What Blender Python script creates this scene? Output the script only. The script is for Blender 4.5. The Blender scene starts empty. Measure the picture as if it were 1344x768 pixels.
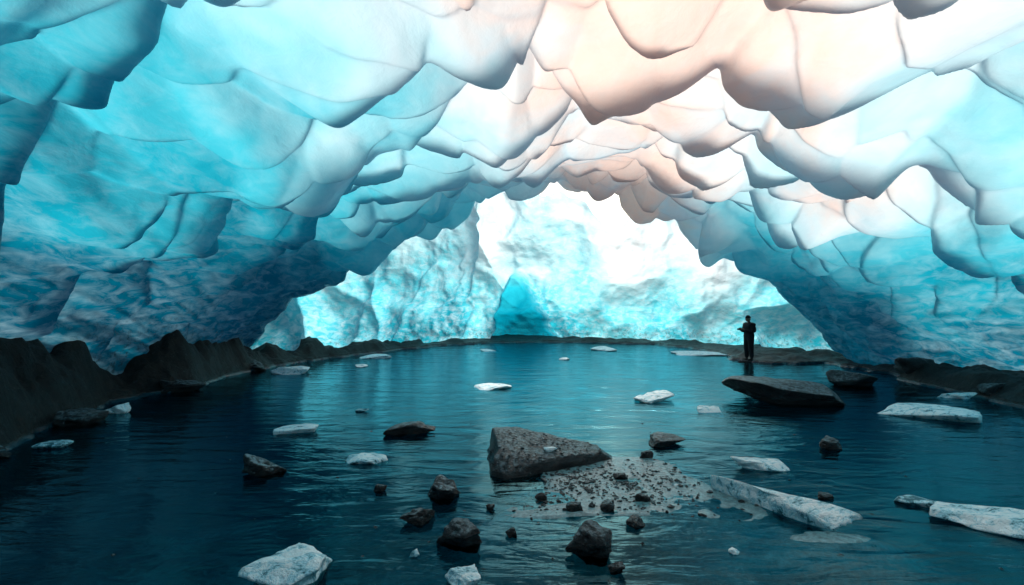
import bpy, math, random
import numpy as np
from mathutils import Vector

scene = bpy.context.scene
# ------------------------------------------------------------------ helpers
def hash2(ix, iy, seed):
    n = (ix.astype(np.int64)*374761393 + iy.astype(np.int64)*668265263 + seed*974634777) & 0xffffffff
    n = ((n ^ (n >> 13))*1274126177) & 0xffffffff
    n = ((n ^ (n >> 16))*2246822519) & 0xffffffff
    return ((n ^ (n >> 15)) & 0xffffff)/float(0xffffff)
def hash3(ix, iy, iz, seed):
    return hash2(ix + iz*7919, iy - iz*104729, seed)
def vnoise2(x, y, seed=0):
    ix=np.floor(x); iy=np.floor(y); fx=x-ix; fy=y-iy
    fx=fx*fx*fx*(fx*(fx*6-15)+10); fy=fy*fy*fy*(fy*(fy*6-15)+10)
    ix=ix.astype(np.int64); iy=iy.astype(np.int64)
    a=hash2(ix,iy,seed); b=hash2(ix+1,iy,seed); c=hash2(ix,iy+1,seed); d=hash2(ix+1,iy+1,seed)
    return (a*(1-fx)+b*fx)*(1-fy)+(c*(1-fx)+d*fx)*fy*1.0
def fbm2(x,y,oct=4,seed=0):
    s=0;a=1;t=0
    for o in range(oct):
        s=s+a*(vnoise2(x*2**o+o*17.3,y*2**o-o*9.1,seed+o)*2-1); t+=a; a*=.5
    return s/t
def vnoise3(x,y,z,seed=0):
    ix=np.floor(x);iy=np.floor(y);iz=np.floor(z)
    fx=x-ix;fy=y-iy;fz=z-iz
    fx=fx*fx*(3-2*fx);fy=fy*fy*(3-2*fy);fz=fz*fz*(3-2*fz)
    ix=ix.astype(np.int64);iy=iy.astype(np.int64);iz=iz.astype(np.int64)
    r=0
    for dz in (0,1):
        a=hash3(ix,iy,iz+dz,seed);b=hash3(ix+1,iy,iz+dz,seed);c=hash3(ix,iy+1,iz+dz,seed);d=hash3(ix+1,iy+1,iz+dz,seed)
        p=(a*(1-fx)+b*fx)*(1-fy)+(c*(1-fx)+d*fx)*fy
        r=r+p*(fz if dz else 1-fz)
    return r
def fbm3(x,y,z,oct=4,seed=0):
    s=0;a=1;t=0
    for o in range(oct):
        s=s+a*(vnoise3(x*2**o+o*7.3,y*2**o-o*9.1,z*2**o+o*3.7,seed+o)*2-1); t+=a; a*=.5
    return s/t
def sstep(a,b,x):
    t=np.clip((x-a)/(b-a),0,1); return t*t*(3-2*t)

def lobes(u,v,seed,k,gu,gv,A=0.6,B=1.0,K=.5):
    """soft cellular field: every cell is a tilted, keeled tongue; gu,gv = direction in which it thickens"""
    iu=np.floor(u); iv=np.floor(v)
    W=0; H=0; R=0
    gl=np.sqrt(gu*gu+gv*gv)+1e-6
    for a in (-1,0,1):
        for b in (-1,0,1):
            cu=iu+a; cv=iv+b
            cui=cu.astype(np.int64); cvi=cv.astype(np.int64)
            pu=cu+.12+.76*hash2(cui,cvi,seed); pv=cv+.12+.76*hash2(cui,cvi,seed+11)
            r=hash2(cui,cvi,seed+23); t1=hash2(cui,cvi,seed+31)-.5; t2=hash2(cui,cvi,seed+41)-.5
            du=u-pu; dv=v-pv
            d2=du*du+dv*dv
            w=np.exp(-k*d2)+1e-12
            cr=(du*gv-dv*gu)/gl + t2*.5*(gu*du+gv*dv)   # distance from keel line
            h=(.55+.9*r)*(A*(1-1.3*d2) + B*(gu*du+gv*dv) - K*(np.sqrt(cr*cr+.005)-.25)) + .8*(t1*du+t2*dv)+ .4*(r-.5)
            W=W+w; H=H+w*h; R=R+w*r
    return H/W, R/W

def grid_mesh(name, X, Y, Z, mat, cols=None, smooth=True, flip=False):
    nv,nu=X.shape
    me=bpy.data.meshes.new(name)
    co=np.stack([X,Y,Z],-1).reshape(-1,3).astype(np.float32)
    idx=np.arange(nv*nu).reshape(nv,nu)
    q=np.stack([idx[:-1,:-1],idx[:-1,1:],idx[1:,1:],idx[1:,:-1]],-1).reshape(-1,4)
    if flip: q=q[:,::-1]
    n=len(q)
    me.vertices.add(len(co)); me.vertices.foreach_set("co",co.ravel())
    me.loops.add(n*4); me.loops.foreach_set("vertex_index",q.ravel().astype(np.int32))
    me.polygons.add(n)
    me.polygons.foreach_set("loop_start",np.arange(0,n*4,4,dtype=np.int32))
    me.polygons.foreach_set("use_smooth",np.full(n,smooth))
    me.update(calc_edges=True)
    if cols is not None:
        at=me.color_attributes.new("ice","FLOAT_COLOR","POINT")
        c=np.ones((nv*nu,4),dtype=np.float32)
        for i,ch in enumerate(cols): c[:,i]=ch.ravel()
        at.data.foreach_set("color",c.ravel())
    me.materials.append(mat)
    ob=bpy.data.objects.new(name,me); scene.collection.objects.link(ob)
    return ob

# ------------------------------------------------------------------ materials
def newmat(name):
    m=bpy.data.materials.new(name); m.use_nodes=True
    nt=m.node_tree; nt.nodes.clear()
    return m,nt
def N(nt,t,**kw):
    n=nt.nodes.new(t)
    for k,v in kw.items():
        if k in n.inputs: n.inputs[k].default_value=v
        else: setattr(n,k,v)
    return n
def ramp(nt,stops,interp='LINEAR'):
    n=nt.nodes.new('ShaderNodeValToRGB'); cr=n.color_ramp; cr.interpolation=interp
    while len(cr.elements)>1: cr.elements.remove(cr.elements[-1])
    cr.elements[0].position=stops[0][0]; cr.elements[0].color=(*stops[0][1],1)
    for p,c in stops[1:]:
        e=cr.elements.new(p); e.color=(*c,1)
    return n
def noise(nt,vec,scale,detail=4,rough=.55,dist=0.):
    n=N(nt,'ShaderNodeTexNoise'); n.inputs['Scale'].default_value=scale; n.inputs['Detail'].default_value=min(detail,5)
    n.inputs['Roughness'].default_value=rough; n.inputs['Distortion'].default_value=dist
    if vec is not None: nt.links.new(vec,n.inputs['Vector'])
    return n
def mixc(nt,fac,a,b,mode='MIX'):
    n=nt.nodes.new('ShaderNodeMix'); n.data_type='RGBA'; n.blend_type=mode
    for s,v in ((n.inputs[0],fac),(n.inputs[6],a),(n.inputs[7],b)):
        if hasattr(v,'is_linked'): nt.links.new(v,s)
        elif isinstance(v,tuple): s.default_value=(*v,1)
        else: s.default_value=v
    return n.outputs[2]
def math_(nt,op,a,b=None,clamp=False):
    n=nt.nodes.new('ShaderNodeMath'); n.operation=op; n.use_clamp=clamp
    for i,v in enumerate((a,b)):
        if v is None: continue
        if hasattr(v,'is_linked'): nt.links.new(v,n.inputs[i])
        else: n.inputs[i].default_value=v
    return n.outputs[0]
def mapping(nt,vec,scale=(1,1,1),rot=(0,0,0),loc=(0,0,0)):
    n=nt.nodes.new('ShaderNodeMapping'); n.inputs['Scale'].default_value=scale; n.inputs['Rotation'].default_value=rot; n.inputs['Location'].default_value=loc
    nt.links.new(vec,n.inputs['Vector']); return n.outputs[0]

def ice_mat(name, stops, transl=.6, snow=0.0, bumpd=.06, frostc=(.78,.9,.92)):
    m,nt=newmat(name); L=nt.links
    out=N(nt,'ShaderNodeOutputMaterial')
    geo=N(nt,'ShaderNodeNewGeometry')
    pos=geo.outputs['Position']
    at=N(nt,'ShaderNodeAttribute'); at.attribute_name='ice'
    sep=N(nt,'ShaderNodeSeparateColor'); L.new(at.outputs['Color'],sep.inputs[0])
    T=sep.outputs[0]
    n1=noise(nt,pos,.7,3,.55,.4)
    t=math_(nt,'ADD',T,math_(nt,'MULTIPLY',math_(nt,'SUBTRACT',n1.outputs[0],.5),.36),True)
    r=ramp(nt,stops); L.new(t,r.inputs[0])
    col=r.outputs[0]
    n2=noise(nt,mapping(nt,pos,(1,.6,1.6)),2.6,5,.66,.6)
    fr=ramp(nt,[(.42,(0,0,0)),(.70,(1,1,1))]); L.new(n2.outputs[0],fr.inputs[0])
    fm=math_(nt,'MULTIPLY',fr.outputs[0],sep.outputs[1])
    col=mixc(nt,fm,col,frostc)
    n3=noise(nt,pos,6,5,.75)
    gr=ramp(nt,[(.52,(0,0,0)),(.62,(1,1,1))]); L.new(n3.outputs[0],gr.inputs[0])
    gf=math_(nt,'MULTIPLY',gr.outputs[0],sep.outputs[2])
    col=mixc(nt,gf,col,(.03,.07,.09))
    b1=noise(nt,mapping(nt,pos,(1,.7,1.5)),2.4,5,.52,.3)
    hh=b1.outputs[0]
    if snow:
        b2=noise(nt,pos,12,3,.6)
        hh=math_(nt,'ADD',b1.outputs[0],math_(nt,'MULTIPLY',b2.outputs[0],.18))
    bp=N(nt,'ShaderNodeBump'); bp.inputs['Distance'].default_value=bumpd; bp.inputs['Strength'].default_value=1
    L.new(hh,bp.inputs['Height'])
    pr=N(nt,'ShaderNodeBsdfPrincipled'); L.new(col,pr.inputs['Base Color'])
    pr.inputs['Roughness'].default_value=.2 if not snow else .4; pr.inputs['IOR'].default_value=1.31
    L.new(bp.outputs[0],pr.inputs['Normal'])
    tr=N(nt,'ShaderNodeBsdfTranslucent'); L.new(col,tr.inputs['Color']); L.new(bp.outputs[0],tr.inputs['Normal'])
    mx=N(nt,'ShaderNodeMixShader'); mx.inputs[0].default_value=transl
    L.new(pr.outputs[0],mx.inputs[1]); L.new(tr.outputs[0],mx.inputs[2])
    L.new(mx.outputs[0],out.inputs[0])
    return m

M_ceil=ice_mat('glacier_ice',[(0,(.0,.17,.27)),(.2,(.008,.39,.52)),(.40,(.07,.60,.73)),(.56,(.36,.78,.86)),(.72,(.70,.84,.88)),(.86,(.97,.74,.64)),(1,(1.0,.77,.66))],.62,0,.035,(.62,.88,.93))  # peach end of the ceiling ramp paints warm sun glow into the ice colour
M_wall=ice_mat('snowy_ice',[(0,(.0,.26,.38)),(.25,(.02,.52,.66)),(.5,(.16,.74,.85)),(.75,(.56,.90,.96)),(1,(.92,.98,1.0))],.68,1.0,.06,(.76,.95,.99))

def rock_mat(name,frost=.18,base=(.007,.011,.014),base2=(.030,.042,.049)):
    m,nt=newmat(name); L=nt.links
    out=N(nt,'ShaderNodeOutputMaterial')
    geo=N(nt,'ShaderNodeNewGeometry')
    pos=geo.outputs['Position']
    n1=noise(nt,pos,2.6,5,.7,.5); n2=noise(nt,pos,24,5,.75)
    r=ramp(nt,[(.3,base),(.7,base2)]); L.new(n1.outputs[0],r.inputs[0])
    sp2=ramp(nt,[(.35,(.2,.2,.2)),(.65,(1.0,1.0,1.0))]); L.new(n2.outputs[0],sp2.inputs[0])
    c=mixc(nt,.85,r.outputs[0],sp2.outputs[0],'MULTIPLY')
    sx=N(nt,'ShaderNodeSeparateXYZ'); L.new(geo.outputs['Normal'],sx.inputs[0])
    n3=noise(nt,pos,13,5,.8)
    f=math_(nt,'ADD',math_(nt,'MULTIPLY',sx.outputs[2],.25),n3.outputs[0])
    fr=ramp(nt,[(.70,(0,0,0)),(.80,(1,1,1))]); L.new(f,fr.inputs[0])
    ff=math_(nt,'MULTIPLY',fr.outputs[0],frost)
    c=mixc(nt,ff,c,(.34,.50,.56))
    sp=N(nt,'ShaderNodeSeparateXYZ'); L.new(pos,sp.inputs[0])
    wet=N(nt,'ShaderNodeMapRange'); L.new(sp.outputs[2],wet.inputs[0])
    wet.inputs[1].default_value=.02; wet.inputs[2].default_value=.14; wet.inputs[3].default_value=.4; wet.inputs[4].default_value=1
    c=mixc(nt,1.0,c,wet.outputs[0],'MULTIPLY')
    rr=N(nt,'ShaderNodeMapRange'); L.new(sp.outputs[2],rr.inputs[0])
    rr.inputs[1].default_value=.02; rr.inputs[2].default_value=.3; rr.inputs[3].default_value=.2; rr.inputs[4].default_value=.38
    hh=math_(nt,'ADD',n1.outputs[0],math_(nt,'MULTIPLY',n2.outputs[0],.4))
    bp=N(nt,'ShaderNodeBump'); bp.inputs['Distance'].default_value=.18; bp.inputs['Strength'].default_value=1; L.new(hh,bp.inputs['Height'])
    pr=N(nt,'ShaderNodeBsdfPrincipled'); L.new(c,pr.inputs['Base Color']); L.new(rr.outputs[0],pr.inputs['Roughness']); L.new(bp.outputs[0],pr.inputs['Normal'])
    L.new(pr.outputs[0],out.inputs[0]); return m
M_rock=rock_mat('wet_rock',.42)
M_rockf=rock_mat('frosted_rock',.85)

def floe_mat(name,dirt=.5):
    m,nt=newmat(name); L=nt.links
    out=N(nt,'ShaderNodeOutputMaterial'); geo=N(nt,'ShaderNodeNewGeometry'); pos=geo.outputs['Position']
    n1=noise(nt,mapping(nt,pos,(1,1.7,1)),6,5,.75,.5)
    o=dirt*.2
    r=ramp(nt,[(.30+o,(.02,.14,.18)),(.38+o,(.40,.74,.84)),(.46+o,(.84,.97,.99)),(.8,(.95,.99,1.0))]); L.new(n1.outputs[0],r.inputs[0])
    n2=noise(nt,pos,26,4,.7)
    hh=math_(nt,'ADD',n1.outputs[0],math_(nt,'MULTIPLY',n2.outputs[0],.3))
    bp=N(nt,'ShaderNodeBump'); bp.inputs['Distance'].default_value=.08; bp.inputs['Strength'].default_value=1; L.new(hh,bp.inputs['Height'])
    pr=N(nt,'ShaderNodeBsdfPrincipled'); L.new(r.outputs[0],pr.inputs['Base Color']); pr.inputs['Roughness'].default_value=.45; L.new(bp.outputs[0],pr.inputs['Normal'])
    L.new(pr.outputs[0],out.inputs[0]); return m
M_floe=floe_mat('floe_ice',.28)
M_floed=floe_mat('dirty_floe_ice',.75)

def simple_mat(name,c,rough=.7,sp=.3):
    m,nt=newmat(name); out=N(nt,'ShaderNodeOutputMaterial'); pr=N(nt,'ShaderNodeBsdfPrincipled')
    geo=N(nt,'ShaderNodeNewGeometry'); n=noise(nt,geo.outputs['Position'],25,4)
    nt.links.new(mixc(nt,.3,c,n.outputs[0],'MULTIPLY'),pr.inputs['Base Color'])
    pr.inputs['Roughness'].default_value=rough; pr.inputs['Specular IOR Level'].default_value=sp
    nt.links.new(pr.outputs[0],out.inputs[0]); return m

def ground_mat():
    m,nt=newmat('rock_and_silt'); L=nt.links
    out=N(nt,'ShaderNodeOutputMaterial'); geo=N(nt,'ShaderNodeNewGeometry'); pos=geo.outputs['Position']
    sp=N(nt,'ShaderNodeSeparateXYZ'); L.new(pos,sp.inputs[0])
    n1=noise(nt,pos,1.6,5,.7,.6); n2=noise(nt,pos,13,5,.78)
    rk=ramp(nt,[(.3,(.003,.004,.005)),(.52,(.010,.010,.009)),(.75,(.034,.025,.017))]); L.new(n1.outputs[0],rk.inputs[0])
    sp2=ramp(nt,[(.35,(.15,.15,.15)),(.65,(1.0,1.0,1.0))]); L.new(n2.outputs[0],sp2.inputs[0])
    rkc=mixc(nt,.9,rk.outputs[0],sp2.outputs[0],'MULTIPLY')
    n3=noise(nt,pos,9,5,.8)
    sf=ramp(nt,[(.60,(0,0,0)),(.66,(1,1,1))]); L.new(n3.outputs[0],sf.inputs[0])
    rkc=mixc(nt,math_(nt,'MULTIPLY',sf.outputs[0],.14),rkc,(.30,.42,.46))
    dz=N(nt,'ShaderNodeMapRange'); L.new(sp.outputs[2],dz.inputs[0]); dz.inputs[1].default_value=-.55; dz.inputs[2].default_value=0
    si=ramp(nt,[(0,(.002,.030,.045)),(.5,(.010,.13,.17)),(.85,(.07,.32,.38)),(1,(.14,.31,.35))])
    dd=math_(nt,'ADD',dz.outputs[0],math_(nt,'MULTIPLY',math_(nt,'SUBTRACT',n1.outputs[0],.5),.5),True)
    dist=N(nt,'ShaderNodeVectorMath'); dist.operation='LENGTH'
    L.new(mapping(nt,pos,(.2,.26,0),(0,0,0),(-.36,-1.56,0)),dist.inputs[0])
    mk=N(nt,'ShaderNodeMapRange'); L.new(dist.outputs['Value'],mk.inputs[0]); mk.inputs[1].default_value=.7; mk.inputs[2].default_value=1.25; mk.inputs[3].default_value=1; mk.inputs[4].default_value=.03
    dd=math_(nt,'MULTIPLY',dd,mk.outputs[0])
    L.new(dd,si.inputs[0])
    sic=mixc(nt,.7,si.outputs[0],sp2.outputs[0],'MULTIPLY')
    k=N(nt,'ShaderNodeMapRange'); L.new(sp.outputs[2],k.inputs[0]); k.inputs[1].default_value=.055; k.inputs[2].default_value=.075
    c=mixc(nt,k.outputs[0],sic,rkc)
    rg=N(nt,'ShaderNodeMapRange'); L.new(sp.outputs[2],rg.inputs[0]); rg.inputs[1].default_value=.02; rg.inputs[2].default_value=.2; rg.inputs[3].default_value=.14; rg.inputs[4].default_value=.5
    hh=math_(nt,'ADD',n1.outputs[0],math_(nt,'MULTIPLY',n2.outputs[0],.45))
    bd=N(nt,'ShaderNodeMapRange'); L.new(sp.outputs[2],bd.inputs[0]); bd.inputs[1].default_value=.04; bd.inputs[2].default_value=.12; bd.inputs[3].default_value=.18; bd.inputs[4].default_value=1
    bp=N(nt,'ShaderNodeBump'); bp.inputs['Distance'].default_value=.28; L.new(bd.outputs[0],bp.inputs['Strength']); L.new(hh,bp.inputs['Height'])
    pr=N(nt,'ShaderNodeBsdfPrincipled'); L.new(c,pr.inputs['Base Color']); L.new(rg.outputs[0],pr.inputs['Roughness']); L.new(bp.outputs[0],pr.inputs['Normal'])
    pr.inputs['Specular IOR Level'].default_value=.4
    L.new(pr.outputs[0],out.inputs[0]); return m
M_ground=ground_mat()

def water_mat():
    m,nt=newmat('meltwater'); L=nt.links
    out=N(nt,'ShaderNodeOutputMaterial'); geo=N(nt,'ShaderNodeNewGeometry'); pos=geo.outputs['Position']
    a=noise(nt,mapping(nt,pos,(.55,1.6,1),(0,0,.35)),1.3,4,.5,1.2)
    b=noise(nt,mapping(nt,pos,(1,2.2,1),(0,0,-.2)),5,3,.5,.6)
    hh=math_(nt,'ADD',a.outputs[0],math_(nt,'MULTIPLY',b.outputs[0],.15))
    bp=N(nt,'ShaderNodeBump'); bp.inputs['Distance'].default_value=.06; bp.inputs['Strength'].default_value=.55; L.new(hh,bp.inputs['Height'])
    gl=N(nt,'ShaderNodeBsdfGlossy'); gl.inputs['Roughness'].default_value=.09; gl.inputs['Color'].default_value=(.36,.86,1.0,1); L.new(bp.outputs[0],gl.inputs['Normal'])
    tr=N(nt,'ShaderNodeBsdfTransparent'); tr.inputs['Color'].default_value=(.10,.52,.62,1)
    fr=N(nt,'ShaderNodeFresnel'); fr.inputs['IOR'].default_value=1.34; L.new(bp.outputs[0],fr.inputs['Normal'])
    mx=N(nt,'ShaderNodeMixShader'); L.new(fr.outputs[0],mx.inputs[0]); L.new(tr.outputs[0],mx.inputs[1]); L.new(gl.outputs[0],mx.inputs[2])
    L.new(mx.outputs[0],out.inputs[0]); return m
M_water=water_mat()

# ------------------------------------------------------------------ ground with banks
shore=np.array([(-7.5,-7),(-8,2),(-8.0,8.1),(-8.7,11),(-9.2,16.8),(-8.3,20.6),(-6.3,24.5),(-4.2,28),(-2.2,30.2),(2,31.4),(8,29.8),(10.3,24.8),(9.4,21.3),(10.0,20.3),(11.9,19.9),(12.3,18.5),(11.8,15),(11.4,11.4),(11.5,5),(10,-7)],float)
def shore_sd(X,Y):
    d=np.full(X.shape,1e9); ins=np.zeros(X.shape,bool); n=len(shore)
    for i in range(n):
        x1,y1=shore[i]; x2,y2=shore[(i+1)%n]
        ex,ey=x2-x1,y2-y1
        t=np.clip(((X-x1)*ex+(Y-y1)*ey)/(ex*ex+ey*ey),0,1)
        d=np.minimum(d,np.hypot(X-x1-t*ex,Y-y1-t*ey))
        c=((y1>Y)!=(y2>Y)) & (X<(x2-x1)*(Y-y1)/(y2-y1+1e-12)+x1)
        ins^=c
    return np.where(ins,-d,d)
def ground_z(X,Y):
    wx=X+.9*fbm2(X*.4,Y*.4,6,5); wy=Y+.9*fbm2(X*.4+9,Y*.4,6,6)
    sd=shore_sd(wx,wy)
    B=np.where(X<-5,1.75,.42)+0*X
    B=B*(1-.80*sstep(12,23,Y))
    n=fbm2(X*.4,Y*.4,5,1)
    up=B*(1-np.exp(-np.maximum(sd,0)/1.1))*(1+1.0*n)+np.maximum(sd,0)*.02
    rq=np.abs(fbm2(X*.6+3,Y*.6,6,3))*1.3+.12*np.abs(fbm2(X*2.6+5,Y*2.6,4,13))
    rough=rq*np.where(X<-5,.95,.42)*sstep(0,.6,sd)*(1-.5*sstep(14,26,Y))
    far=sstep(3,12,sd)*0.6
    dn=-np.minimum(.55,np.maximum(-sd,0)*.8)
    z=np.where(sd>0,.08*sstep(0,.08,sd)+up+rough+far,dn)
    def bump(cx,cy,rx,ry,a,h):
        ca,sa=math.cos(a),math.sin(a)
        u=((X-cx)*ca+(Y-cy)*sa)/rx; v=(-(X-cx)*sa+(Y-cy)*ca)/ry
        return h*np.exp(-(u*u+v*v))
    z=z+bump(1.45,6.9,1.7,1.25,.3,.76)+bump(2.4,5.8,1.4,.55,-.5,.50)+bump(.5,5.7,1.3,.45,.2,.44)+bump(2.7,4.9,1.8,.36,.1,.38)
    z=z+.12*fbm2(X*1.2,Y*1.2,6,8)*(z<.1)
    bar=(sd<-1.5)
    z=np.where(bar,np.minimum(z,.006+.042*fbm2(X*1.8,Y*1.8,6,12)),z)
    return z
def axis(lo,hi,n,ext):
    a=np.linspace(lo,hi,n); e=np.geomspace(1,ext,14)
    return np.concatenate([lo-e[::-1],a,hi+e])
gx=axis(-16,18,520,700); gy=axis(-10,38,700,700)
GX,GY=np.meshgrid(gx,gy)
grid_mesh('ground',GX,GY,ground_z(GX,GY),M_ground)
def gz(x,y): return float(ground_z(np.array([[x]],float),np.array([[y]],float))[0,0])

wx_=np.linspace(-15,16,2); wy_=np.linspace(-9,35,2)
WX,WY=np.meshgrid(wx_,wy_)
grid_mesh('water',WX,WY,WX*0,M_water)

# ------------------------------------------------------------------ ice cave ceiling
nu,nv=760,700
cxm,hw=1.5,11.9
u=np.linspace(-1,1,nu)
yl=np.linspace(-9,19.2,nv-60)
rim=np.linspace(0,1,60)
def H_of(y): return 7.2+.35*sstep(14,19,y)-5.9*sstep(0,-9,y)
def W_of(y): return hw*(1-.45*sstep(0,-9,y))
def arch(s,y):
    th=s*math.pi/2
    q=np.sin(th)
    x=cxm+W_of(y)*q
    z=H_of(y)*np.power(np.maximum(1-np.abs(q)**(1.6-.15*sstep(12,19,y)),0),.55+.22*sstep(12,19,y))-.25
    return x,z
yy=np.concatenate([yl,19.2+1.4*np.sin(np.minimum(rim*2,1)*math.pi/2)])
gro=np.concatenate([yl*0, 1.2*(1-np.cos(np.minimum(rim*2,1)*math.pi/2))+np.maximum(rim*2-1,0)*3.0])
S,Yv=np.meshgrid(u,yy); _,G=np.meshgrid(u,gro)
bx,bz=arch(S,np.minimum(Yv,19.2))
arc=(np.cumsum(np.hypot(np.diff(bx,axis=1,prepend=bx[:,:1]),np.diff(bz,axis=1,prepend=bz[:,:1])),axis=1))
arc=arc-arc[:,nu//2:nu//2+1]
nx=(bx-cxm)/hw; nz=bz/6.5+.15
nl=np.hypot(nx,nz)+1e-6; nx=nx/nl; nz=nz/nl
X=bx+nx*G; Z=bz+nz*G
Yb=Yv+1.2*fbm2(X*.35,X*0+3,3,77)*sstep(14,20,Yv)
gu=np.sign(arc)*sstep(1,9,np.abs(arc))*.6; gv=np.ones_like(arc)
wu=arc+.6*fbm2(arc*.35,Yb*.35,3,21); wv=Yb+.6*fbm2(arc*.35+40,Yb*.35,3,22)
sh=.25*wu
h1,r1=lobes(wu/2.7,(wv+sh)/2.4,101,30,gu,gv,.42,.90,.9)
h2,r2=lobes(wu/1.35+5,(wv-sh)/1.2,202,28,gu,gv,.42,.95,.8)
h3,r3=lobes(wu/5.6+2,wv/5.0,303,14,gu,gv,.8,.7,.4)
low=sstep(.8,6.0,bz)
top=sstep(3.5,5.8,bz)
near=.55+.45*sstep(4,9,Yb)
msk=.45+.75*sstep(.25,.7,vnoise2(arc*.22+3,Yb*.22,88))     # some areas stay broad and smooth
D=h3*.50*(.3+.7*low)*near+h1*.64*(.20+.80*low)*near+h2*.28*(.24+.76*low)*(.6+.4*top)*msk
D=D*(1-.75*sstep(19.0,20.4,Yv))
fl=fbm2(arc*.9+.3*Yb,Yb*.22,4,61)
D=D+.40*fl*(1-low)+.025*fbm2(arc*2.0,Yb*1.4,3,62)
X=X-nx*D; Z=Z-nz*D
Yo=Yb+.15*D
thin_glow=np.exp(-((X-2.9-.12*(Yo-12))/3.7)**2)*.40*sstep(2,6,bz)+.32*sstep(1.6,5.5,bz)  # central band paints the warm glow into the tone; higher ice is thinner
thin_glow=thin_glow+.34*np.exp(-((X-8.2)/1.4)**2-((Yo-11.8)/2.4)**2)  # bright patch painted in place of a skylight; the ice has no opening
thin_glow=thin_glow+.08*sstep(11,5,Yo)*sstep(4,6.5,bz)+.14
thin_glow=thin_glow+.14*(r1-.5)+.08*(r2-.5)-.25*sstep(-2,-8,X)-.06*sstep(9,12,X)
frost=np.clip(.14+.26*(1-low),0,1)
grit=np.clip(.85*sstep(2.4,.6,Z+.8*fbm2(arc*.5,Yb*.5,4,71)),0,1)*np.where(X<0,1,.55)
cave=grid_mesh('ice_cave_ceiling',X,Yo,Z,M_ceil,(np.clip(thin_glow,0,1),frost,grit))

# ------------------------------------------------------------------ far ice wall beyond the opening
ctrl=np.array([(-13.5,13),(-11.3,18),(-9.5,21.8),(-7.2,25.3),(-4.9,28.7),(-2.7,31.2),(2,32.4),(8.5,30.9),(11.7,27.0),(13.6,23),(15,18),(16,13)],float)
def catmull(P,n):
    out=[]; m=len(P)
    for i in range(1,m-2):
        p0,p1,p2,p3=P[i-1],P[i],P[i+1],P[i+2]
        for t in np.linspace(0,1,n,endpoint=False):
            out.append(.5*((2*p1)+(-p0+p2)*t+(2*p0-5*p1+4*p2-p3)*t*t+(-p0+3*p1-3*p2+p3)*t**3))
    out.append(P[-2]); return np.array(out)
path=catmull(ctrl,70)
tan=np.gradient(path,axis=0); tan/=np.linalg.norm(tan,axis=1)[:,None]
outn=np.stack([-tan[:,1],tan[:,0]],1)
al=np.concatenate([[0],np.cumsum(np.linalg.norm(np.diff(path,axis=0),axis=1))])
t=al/al[-1]
px=path[:,0]
toph=9.4-2.9*np.exp(-((px-6.4)/1.6)**2)*(path[:,1]>24)+.9*fbm2(px*.6,px*0,4,9)
nz_=280
q=np.linspace(0,1,nz_)[:,None]
ZZ=-.4+(toph[None,:]+.4)*q
lean=np.interp(t,[0,.2,.42,.6,.8,1],[-.55,-.42,-.22,-.14,-.2,-.35])[None,:]
A,_=np.meshgrid(al,q[:,0])
off=lean*ZZ
dg=A+.55*ZZ
off=off+1.8*fbm2(A*.14,ZZ*.16+3,3,31)*sstep(-.5,2.5,ZZ)+.55*(1-2*np.abs(fbm2(dg*.28,ZZ*.2,2,32)))
off=off+.26*fbm2(A*.8,ZZ*.9,3,33)
hh_,rr_=lobes(A/2.6,ZZ/2.1,404,14,0*A+.4,-1+0*A,.6,.8,.6)
off=off-.42*hh_
ax=al[np.argmin(np.abs(px-.6)+ (path[:,1]<28)*50)]
half=2.0*np.clip(1-(ZZ/4.4),0,1)**.8+.25*fbm2(ZZ*1.2,A*0,3,55)
ins=sstep(.3,-.3,np.abs(A-ax+.18*ZZ-.3)-half)*sstep(4.5,4.0,ZZ)
off=off+1.9*ins
PX=path[None,:,0]+outn[None,:,0]*off; PY=path[None,:,1]+outn[None,:,1]*off
thinw_shade=.28+.5*sstep(.8,6.0,ZZ)*sstep(15,24,PY)*.9+.15*sstep(3,7,PX)+.26*fbm2(A*.35,ZZ*.45,3,36)-.26*ins  # alcove tone lowered to paint the recess shade into the wall colour
grw=np.clip(sstep(1.4,.4,ZZ)*.6,0,1)
grid_mesh('ice_wall',PX,PY,ZZ+0*PX,M_wall,(np.clip(thinw_shade,0,1),np.clip(.6*(1-ins),0,1),grw))

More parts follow.
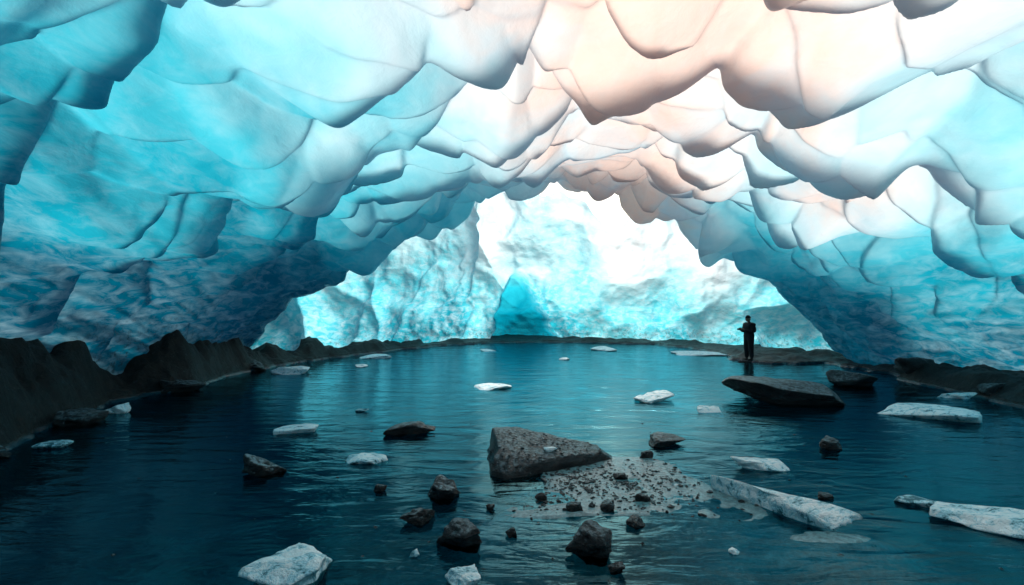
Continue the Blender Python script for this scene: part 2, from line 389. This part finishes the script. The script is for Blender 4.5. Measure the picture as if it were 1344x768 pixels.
# ------------------------------------------------------------------ rocks and floes
import bmesh
def poly_rock(name,loc,size,seed,mat,rotz=0,tilt=(0,0),planes=None,nplanes=18,sub=5,nz=.05,flat=1.0,soft=40,sink=.25):
    rnd=np.random.RandomState(seed)
    bm=bmesh.new(); bmesh.ops.create_icosphere(bm,subdivisions=sub,radius=1)
    co=np.array([v.co[:] for v in bm.verts])
    co/=np.linalg.norm(co,axis=1)[:,None]
    if planes is None:
        pn=rnd.normal(size=(nplanes,3)); pn/=np.linalg.norm(pn,axis=1)[:,None]
        pd=rnd.uniform(.62,1.0,nplanes)
        pn=np.vstack([pn,[[0,0,-1],[rnd.uniform(-.3,.3),rnd.uniform(-.3,.3),1]]]); pd=np.concatenate([pd,[.7,.62]])
        pn/=np.linalg.norm(pn,axis=1)[:,None]
    else:
        pn=np.array([p[0] for p in planes],float); l=np.linalg.norm(pn,axis=1); pn/=l[:,None]; pd=np.array([p[1] for p in planes],float)
    dt=co@pn.T
    rr=np.where(dt>1e-3,pd[None]/np.maximum(dt,1e-3),1e3)
    rr=np.minimum(rr,3.0)
    r=-np.log(np.exp(-rr*soft).sum(1))/soft
    p=co*r[:,None]
    p[:,2]*=flat
    s=np.array(size)/2
    mx=np.abs(p).max(0) if planes is None else np.ones(3)
    p=p/mx*s[None]
    m=max(size[0],size[1])
    f=1/m*2.2
    o=seed*3.17
    n=fbm3(p[:,0]*f+o,p[:,1]*f,p[:,2]*f*1.6,5,seed)
    rg=-np.abs(fbm3(p[:,0]*f*1.7+o,p[:,1]*f*1.7+9,p[:,2]*f*2.4,4,seed+9))*1.3
    n2=fbm3(p[:,0]*f*.8+o,p[:,1]*f*.8,p[:,2]*f*6,3,seed+5)
    zs=min(1,size[2]/m*2) if planes is None else .6
    p=p+co*np.array([1,1,zs])[None]*((n+rg)*nz*m+n2*nz*.5*m)[:,None]
    for v,c in zip(bm.verts,p): v.co=Vector(c)
    me=bpy.data.meshes.new(name); bm.to_mesh(me); bm.free()
    for f_ in me.polygons: f_.use_smooth=True
    me.materials.append(mat)
    ob=bpy.data.objects.new(name,me); scene.collection.objects.link(ob)
    ob.rotation_euler=(tilt[0],tilt[1],rotz)
    ob.location=(loc[0],loc[1],(size[2]*.5-size[2]*sink) if len(loc)<3 else loc[2])
    return ob

# main slab, planes given in metres
tri=[((-1,-.1,.30),.74),((.48,-.88,.30),.40),((.32,.95,.3),.70),((.13,-.10,1),.255),((0,0,-1),.4),((1,.1,.4),1.18),((-.8,-.7,.3),.86),((-.5,.8,.4),.92),((.1,-.45,1),.33),((.7,-.2,1),.60)]
slab=poly_rock('boulder',(.42,7.45,-.02),(2,2,2),3,M_rock,planes=tri,nz=.045,soft=70,sub=6)
poly_rock('boulder',(6.6,12.3,.22),(2.85,1.7,.58),18,M_rock,rotz=-.2,tilt=(.08,.08),nz=.06,nplanes=24,sub=6)
poly_rock('boulder',(9.75,14.6,.15),(1.65,1.1,.50),15,M_rock,rotz=.2,tilt=(0,.10),nz=.06)
rocks=[
(-1.87,9.25,1.0,.6,.26,21,.1,0),(-3.4,7.0,.68,.42,.24,22,.35,1),(-.8,6.15,.44,.36,.26,23,0,1),(-.51,4.95,.46,.42,.30,24,.2,0),
(-.99,5.45,.42,.28,.18,25,.6,0),(.76,4.8,.50,.46,.36,26,-.2,0),(.71,5.7,.24,.2,.15,27,0,0),(1.07,5.75,.24,.19,.12,28,.3,1),
(1.54,6.0,.21,.18,.12,29,0,0),(1.27,5.35,.27,.2,.10,30,0,0),(1.42,6.75,.2,.16,.12,31,0,0),(.89,4.42,.17,.15,.09,32,0,0),
(2.45,8.45,.85,.5,.18,33,-.3,0),(5.1,8.2,.48,.35,.24,34,.2,0),(-1.65,6.35,.2,.16,.10,35,0,0),(-.25,5.75,.12,.1,.08,36,0,0),
(.35,6.05,.16,.13,.1,37,0,0),(3.75,6.1,.22,.15,.08,38,0,0),(2.0,7.7,.22,.2,.14,39,.4,0),(.0,5.1,.14,.12,.1,40,0,0),
(12.3,15.5,1.6,1.2,1.0,44,0,0),(12.0,12.6,1.4,.9,.6,45,.4,0),(-8.4,10.0,.9,.7,.35,46,.5,0),(-9.0,13.6,1.3,.9,.5,47,.9,0),(-9.1,17.9,1.2,.8,.5,48,.1,0),(-7.9,7.6,.7,.5,.25,50,.2,0)]
for (x,y,w_,d_,h_,s_,r_,f_) in rocks:
    poly_rock('rock',(x,y),(w_,d_,h_),s_,M_rockf if f_ else M_rock,rotz=r_,nz=.085,sub=4 if w_<.3 else 5,tilt=(random.Random(s_).uniform(-.25,.25),random.Random(s_).uniform(-.2,.2)))
floes=[
(-3.95,9.3,.82,.52,.16,51,.45,0),(-2.1,7.55,.66,.46,.12,52,.5,0),(-1.78,4.35,1.05,.72,.34,53,.15,0),(3.2,12.2,1.45,1.3,.22,54,-.1,0),
(-.48,14.2,1.2,1.1,.12,55,.05,0),(4.26,11.1,.6,.6,.16,56,-.2,0),(-3.3,11.1,.48,.3,.09,57,0,1),(-7.4,17.2,1.3,1.3,.34,58,.1,0),
(-5.9,22.2,1.4,1.3,.16,59,0,0),(8.6,23.8,2.8,1.9,.14,60,-.05,0),(4.7,26,1.4,1.5,.16,61,0,0),(3.5,7.2,.88,.66,.20,62,-.15,0),
(8.75,10.5,2.0,1.1,.30,63,-.70,0),(4.62,5.9,1.0,.5,.13,64,-.70,1),(5.1,5.35,1.25,.75,.24,65,-.70,0),(-7.4,8.3,.6,.35,.14,66,.1,1),
(-.38,4.25,.34,.3,.16,67,0,0),(-1.3,25.8,1.2,1.3,.1,68,0,0),(2.05,4.75,.12,.1,.06,69,0,0),(2.1,6.5,.3,.14,.05,70,.3,1),(11.0,12.6,1.0,.5,.18,71,-.3,0),(-.9,4.7,.12,.1,.08,72,0,0),(-8.3,10.9,.5,.4,.3,73,0,0),
(-5.6,19.0,.5,.5,.1,74,.3,0),(2.2,21.5,.5,.5,.1,75,.3,0),(.55,7.35,.26,.14,.06,76,.4,0)]
for (x,y,w_,d_,h_,s_,r_,f_) in floes:
    o=poly_rock('ice_floe',(x,y),(w_,d_,h_),s_,M_floed if f_ else M_floe,rotz=r_,nz=.065,nplanes=12,sink=.32,tilt=(random.Random(s_).uniform(-.06,.06)+.06,random.Random(s_).uniform(-.06,.06)))
    if s_==76:   # small ice chip lying on the slab
        bpy.context.view_layer.update()
        ok,hit,nrm,_=slab.ray_cast(slab.matrix_world.inverted()@Vector((x,y,3)),Vector((0,0,-1)))
        o.location.z=(slab.matrix_world@hit).z+.015
poly_rock('ice_slab',(2.84,5.85,.10),(1.95,.50,.24),81,M_floe,rotz=-1.0,tilt=(.12,.04),nz=.035,nplanes=10)

def gravel():
    rnd=random.Random(5); bm=bmesh.new()
    def put(x,y,z,s):
        g=bmesh.ops.create_icosphere(bm,subdivisions=1,radius=1)
        a=rnd.uniform(0,6.28); sx=s*rnd.uniform(.7,1.3); sy=s*rnd.uniform(.6,1); sz=s*rnd.uniform(.4,.7)
        for v in g['verts']:
            j=1+rnd.uniform(-.25,.25); c=v.co*j
            X_,Y_=c.x*sx,c.y*sy
            v.co=Vector((x+X_*math.cos(a)-Y_*math.sin(a),y+X_*math.sin(a)+Y_*math.cos(a),z+c.z*sz))
    for i in range(1300):
        x=rnd.gauss(1.0,.9); y=rnd.gauss(6.5,.5)
        z=gz(x,y)
        if z<-.12: continue
        put(x,y,max(z,-.02),min(.06,abs(rnd.gauss(.004,.014))+.006))
    for i in range(130):
        x=rnd.uniform(-5,6); y=rnd.uniform(4,10); put(x,y,-.01,rnd.uniform(.012,.035))
    bpy.context.view_layer.update()
    inv=slab.matrix_world.inverted()
    for i in range(520):
        x=rnd.uniform(-.2,1.6); y=rnd.uniform(6.7,8.0)
        ok,hit,nrm,_=slab.ray_cast(inv@Vector((x,y,3)),Vector((0,0,-1)))
        if ok:
            h=slab.matrix_world@hit
            if h.z>.05 and nrm.z>.7: put(x,y,h.z,min(.035,abs(rnd.gauss(.004,.010))+.006))
    me=bpy.data.meshes.new('gravel'); bm.to_mesh(me); bm.free(); me.materials.append(M_rockf)
    ob=bpy.data.objects.new('gravel',me); scene.collection.objects.link(ob)
gravel()

# ------------------------------------------------------------------ person
M_jacket=simple_mat('dark_jacket',(.012,.014,.018),.8); M_trous=simple_mat('dark_trousers',(.012,.013,.016),.85)
M_skin=simple_mat('skin',(.35,.2,.14),.5); M_hat=simple_mat('knit_hat',(.015,.015,.02),.9); M_boot=simple_mat('boots',(.02,.015,.012),.6)
M_cam=simple_mat('camera_body',(.01,.01,.01),.4)
def skinned(name,verts,edges,radii,mat,parent,sub=2,root=0):
    me=bpy.data.meshes.new(name); me.from_pydata(verts,edges,[])
    ob=bpy.data.objects.new(name,me); scene.collection.objects.link(ob)
    md=ob.modifiers.new('s','SKIN'); md.use_smooth_shade=True
    for i,r in enumerate(radii):
        rr=r if isinstance(r,tuple) else (r,r)
        me.skin_vertices[0].data[i].radius=rr
        me.skin_vertices[0].data[i].use_root=(i==root)
    sb=ob.modifiers.new('b','SUBSURF'); sb.levels=sub; sb.render_levels=sub
    me.materials.append(mat); ob.parent=parent; return ob
def person(loc,rot):
    e=bpy.data.objects.new('person',None); scene.collection.objects.link(e)
    V=[(0,0,.95),(0,.0,1.12),(0,.0,1.30),(0,.01,1.43),(0,0,1.50),(0,-.01,1.56),
       (.10,0,.90),(.115,-.01,.50),(.12,.02,.10),
       (-.10,0,.90),(-.13,.0,.50),(-.15,.03,.10),
       (.19,.01,1.41),(.25,-.02,1.13),(.10,-.26,1.20),
       (-.19,.01,1.41),(-.25,-.03,1.13),(-.09,-.27,1.22)]
    E=[(0,1),(1,2),(2,3),(3,4),(4,5),(0,6),(6,7),(7,8),(0,9),(9,10),(10,11),(3,12),(12,13),(13,14),(3,15),(15,16),(16,17)]
    R=[(.175,.14),(.18,.14),(.21,.17),(.18,.14),.065,.055,.13,.095,.075,.13,.095,.075,.10,.075,.05,.10,.075,.05]
    skinned('body',V,E,R,M_jacket,e)
    bm=bmesh.new(); bmesh.ops.create_uvsphere(bm,u_segments=32,v_segments=24,radius=1)
    for v in bm.verts:
        x,y,z=v.co
        sx=.078*(1-.22*max(0,-z)); sy=.098; sz=.118
        X_,Y_,Z_=x*sx,y*sy,z*sz
        if y<-.5:
            Y_-=.022*math.exp(-(x/.16)**2-((z+.12)/.2)**2)
            Y_-=.008*math.exp(-(x/.3)**2-((z+.75)/.2)**2)
            for s in (-1,1): Y_+=.010*math.exp(-((x-s*.38)/.16)**2-((z-.08)/.13)**2)
            Y_+=.004*math.exp(-(x/.3)**2-((z+.48)/.05)**2)
        X_+=math.copysign(.016,x)*math.exp(-((abs(x)-1)/.12)**2-((z)/.25)**2-((y-.05)/.2)**2)
        v.co=(X_,Y_-.02,Z_)
    me=bpy.data.meshes.new('head'); bm.to_mesh(me); bm.free(); me.materials.append(M_skin)
    for p in me.polygons: p.use_smooth=True
    h=bpy.data.objects.new('head',me); scene.collection.objects.link(h); h.parent=e; h.location=(0,-.02,1.64); h.rotation_euler=(.18,0,0)
    for s in (-1,1):
        bm=bmesh.new(); bmesh.ops.create_uvsphere(bm,u_segments=10,v_segments=8,radius=.011)
        me=bpy.data.meshes.new('eye'); bm.to_mesh(me); bm.free(); me.materials.append(M_cam)
        o=bpy.data.objects.new('eye',me); scene.collection.objects.link(o); o.parent=h; o.location=(s*.03,-.100,.01)
    bm=bmesh.new(); bmesh.ops.create_uvsphere(bm,u_segments=32,v_segments=16,radius=1)
    bmesh.ops.delete(bm,geom=[v for v in bm.verts if v.co.z<.12],context='VERTS')
    for v in bm.verts:
        k=1.12 if v.co.z<.35 else 1.05
        v.co=(v.co.x*.082*k,v.co.y*.103*k-.01,v.co.z*.132+.012)
    me=bpy.data.meshes.new('hat'); bm.to_mesh(me); bm.free(); me.materials.append(M_hat)
    for p in me.polygons: p.use_smooth=True
    o=bpy.data.objects.new('hat',me); scene.collection.objects.link(o); o.parent=h
    skinned('backpack',[(0,.17,1.08),(0,.19,1.22),(0,.17,1.40)],[(0,1),(1,2)],[(.12,.08),(.14,.10),(.10,.06)],M_trous,e)
    for s,fy in ((1,.02),(-1.25,.03)):
        skinned('boot',[(s*.12,fy,.14),(s*.12,fy,.05),(s*.125,fy-.09,.04),(s*.13,fy-.18,.035)],[(0,1),(1,2),(2,3)],[.06,.055,.048,.038],M_boot,e)
    bm=bmesh.new(); bmesh.ops.create_cube(bm,size=1)
    for v in bm.verts: v.co=(v.co.x*.13,v.co.y*.06,v.co.z*.085)
    bmesh.ops.bevel(bm,geom=bm.edges[:],offset=.01,segments=2,affect='EDGES')
    g=bmesh.ops.create_cone(bm,segments=24,radius1=.034,radius2=.038,depth=.09,cap_ends=True)
    for v in g['verts']: v.co=Vector((v.co.x,-.07+v.co.z,v.co.y))
    g=bmesh.ops.create_cube(bm,size=1)
    for v in g['verts']: v.co=Vector((v.co.x*.045,v.co.y*.045,v.co.z*.025+.053))
    me=bpy.data.meshes.new('camera_body'); bm.to_mesh(me); bm.free(); me.materials.append(M_cam)
    c=bpy.data.objects.new('camera_body',me); scene.collection.objects.link(c); c.parent=e; c.location=(0,-.36,1.24)
    for s in (1,-1):
        wr=(s*.10,-.26,1.21)
        Vh=[wr,(s*.095,-.30,1.225),(s*.09,-.335,1.235)]; Eh=[(0,1),(1,2)]; Rh=[(.024,.03),(.02,.036),(.014,.034)]
        for k,(dz,ln) in enumerate(((.03,.9),(.011,1),(-.009,.95),(-.028,.75))):
            b=len(Vh)
            Vh+=[(s*.088,-.345,1.235+dz),(s*.080,-.375*1.0,1.235+dz),(s*(.080-.035*ln),-.398,1.233+dz)]
            Eh+=[(2,b),(b,b+1),(b+1,b+2)]; Rh+=[.009,.0085,.007]
        b=len(Vh); Vh+=[(s*.075,-.315,1.26),(s*.05,-.32,1.275)]; Eh+=[(1,b),(b,b+1)]; Rh+=[.011,.008]
        skinned('hand',Vh,Eh,Rh,M_skin,e,1)
    e.location=loc; e.rotation_euler=(0,0,rot); e.scale=(1.12,1.12,1.03)
poly_rock('rock',(9.75,20.7,-.06),(1.8,1.0,.30),90,M_rock,nz=.03)
person((9.58,20.7,.04),math.radians(-75))

# ------------------------------------------------------------------ light, sky, camera
SE,SA=math.radians(42),math.radians(14)
world=bpy.data.worlds.new('World'); scene.world=world; world.use_nodes=True
nt=world.node_tree; nt.nodes.clear()
sky=nt.nodes.new('ShaderNodeTexSky'); sky.sky_type='NISHITA'; sky.sun_disc=False; sky.sun_elevation=SE; sky.sun_rotation=SA; sky.dust_density=5; sky.air_density=1
bg=nt.nodes.new('ShaderNodeBackground'); bg.inputs[1].default_value=.15
ow=nt.nodes.new('ShaderNodeOutputWorld'); nt.links.new(sky.outputs[0],bg.inputs[0]); nt.links.new(bg.outputs[0],ow.inputs[0])
sl=bpy.data.lights.new('sun','SUN'); sl.energy=3.9; sl.angle=math.radians(25); sl.color=(1,.97,.93)
so=bpy.data.objects.new('sun',sl); scene.collection.objects.link(so)
dirv=Vector((math.sin(SA)*math.cos(SE),math.cos(SA)*math.cos(SE),math.sin(SE)))
so.rotation_euler=dirv.to_track_quat('Z','Y').to_euler(); so.location=(20,0,30)

cam=bpy.data.cameras.new('camera'); co=bpy.data.objects.new('camera',cam); scene.collection.objects.link(co)
co.location=(0,0,2.3); co.rotation_euler=(math.radians(90),0,0)
cam.lens=18; cam.sensor_width=36; cam.shift_y=16/1344; cam.clip_end=3000; cam.clip_start=.05
scene.camera=co
scene.view_settings.view_transform='Standard'; scene.view_settings.look='None'; scene.view_settings.exposure=0
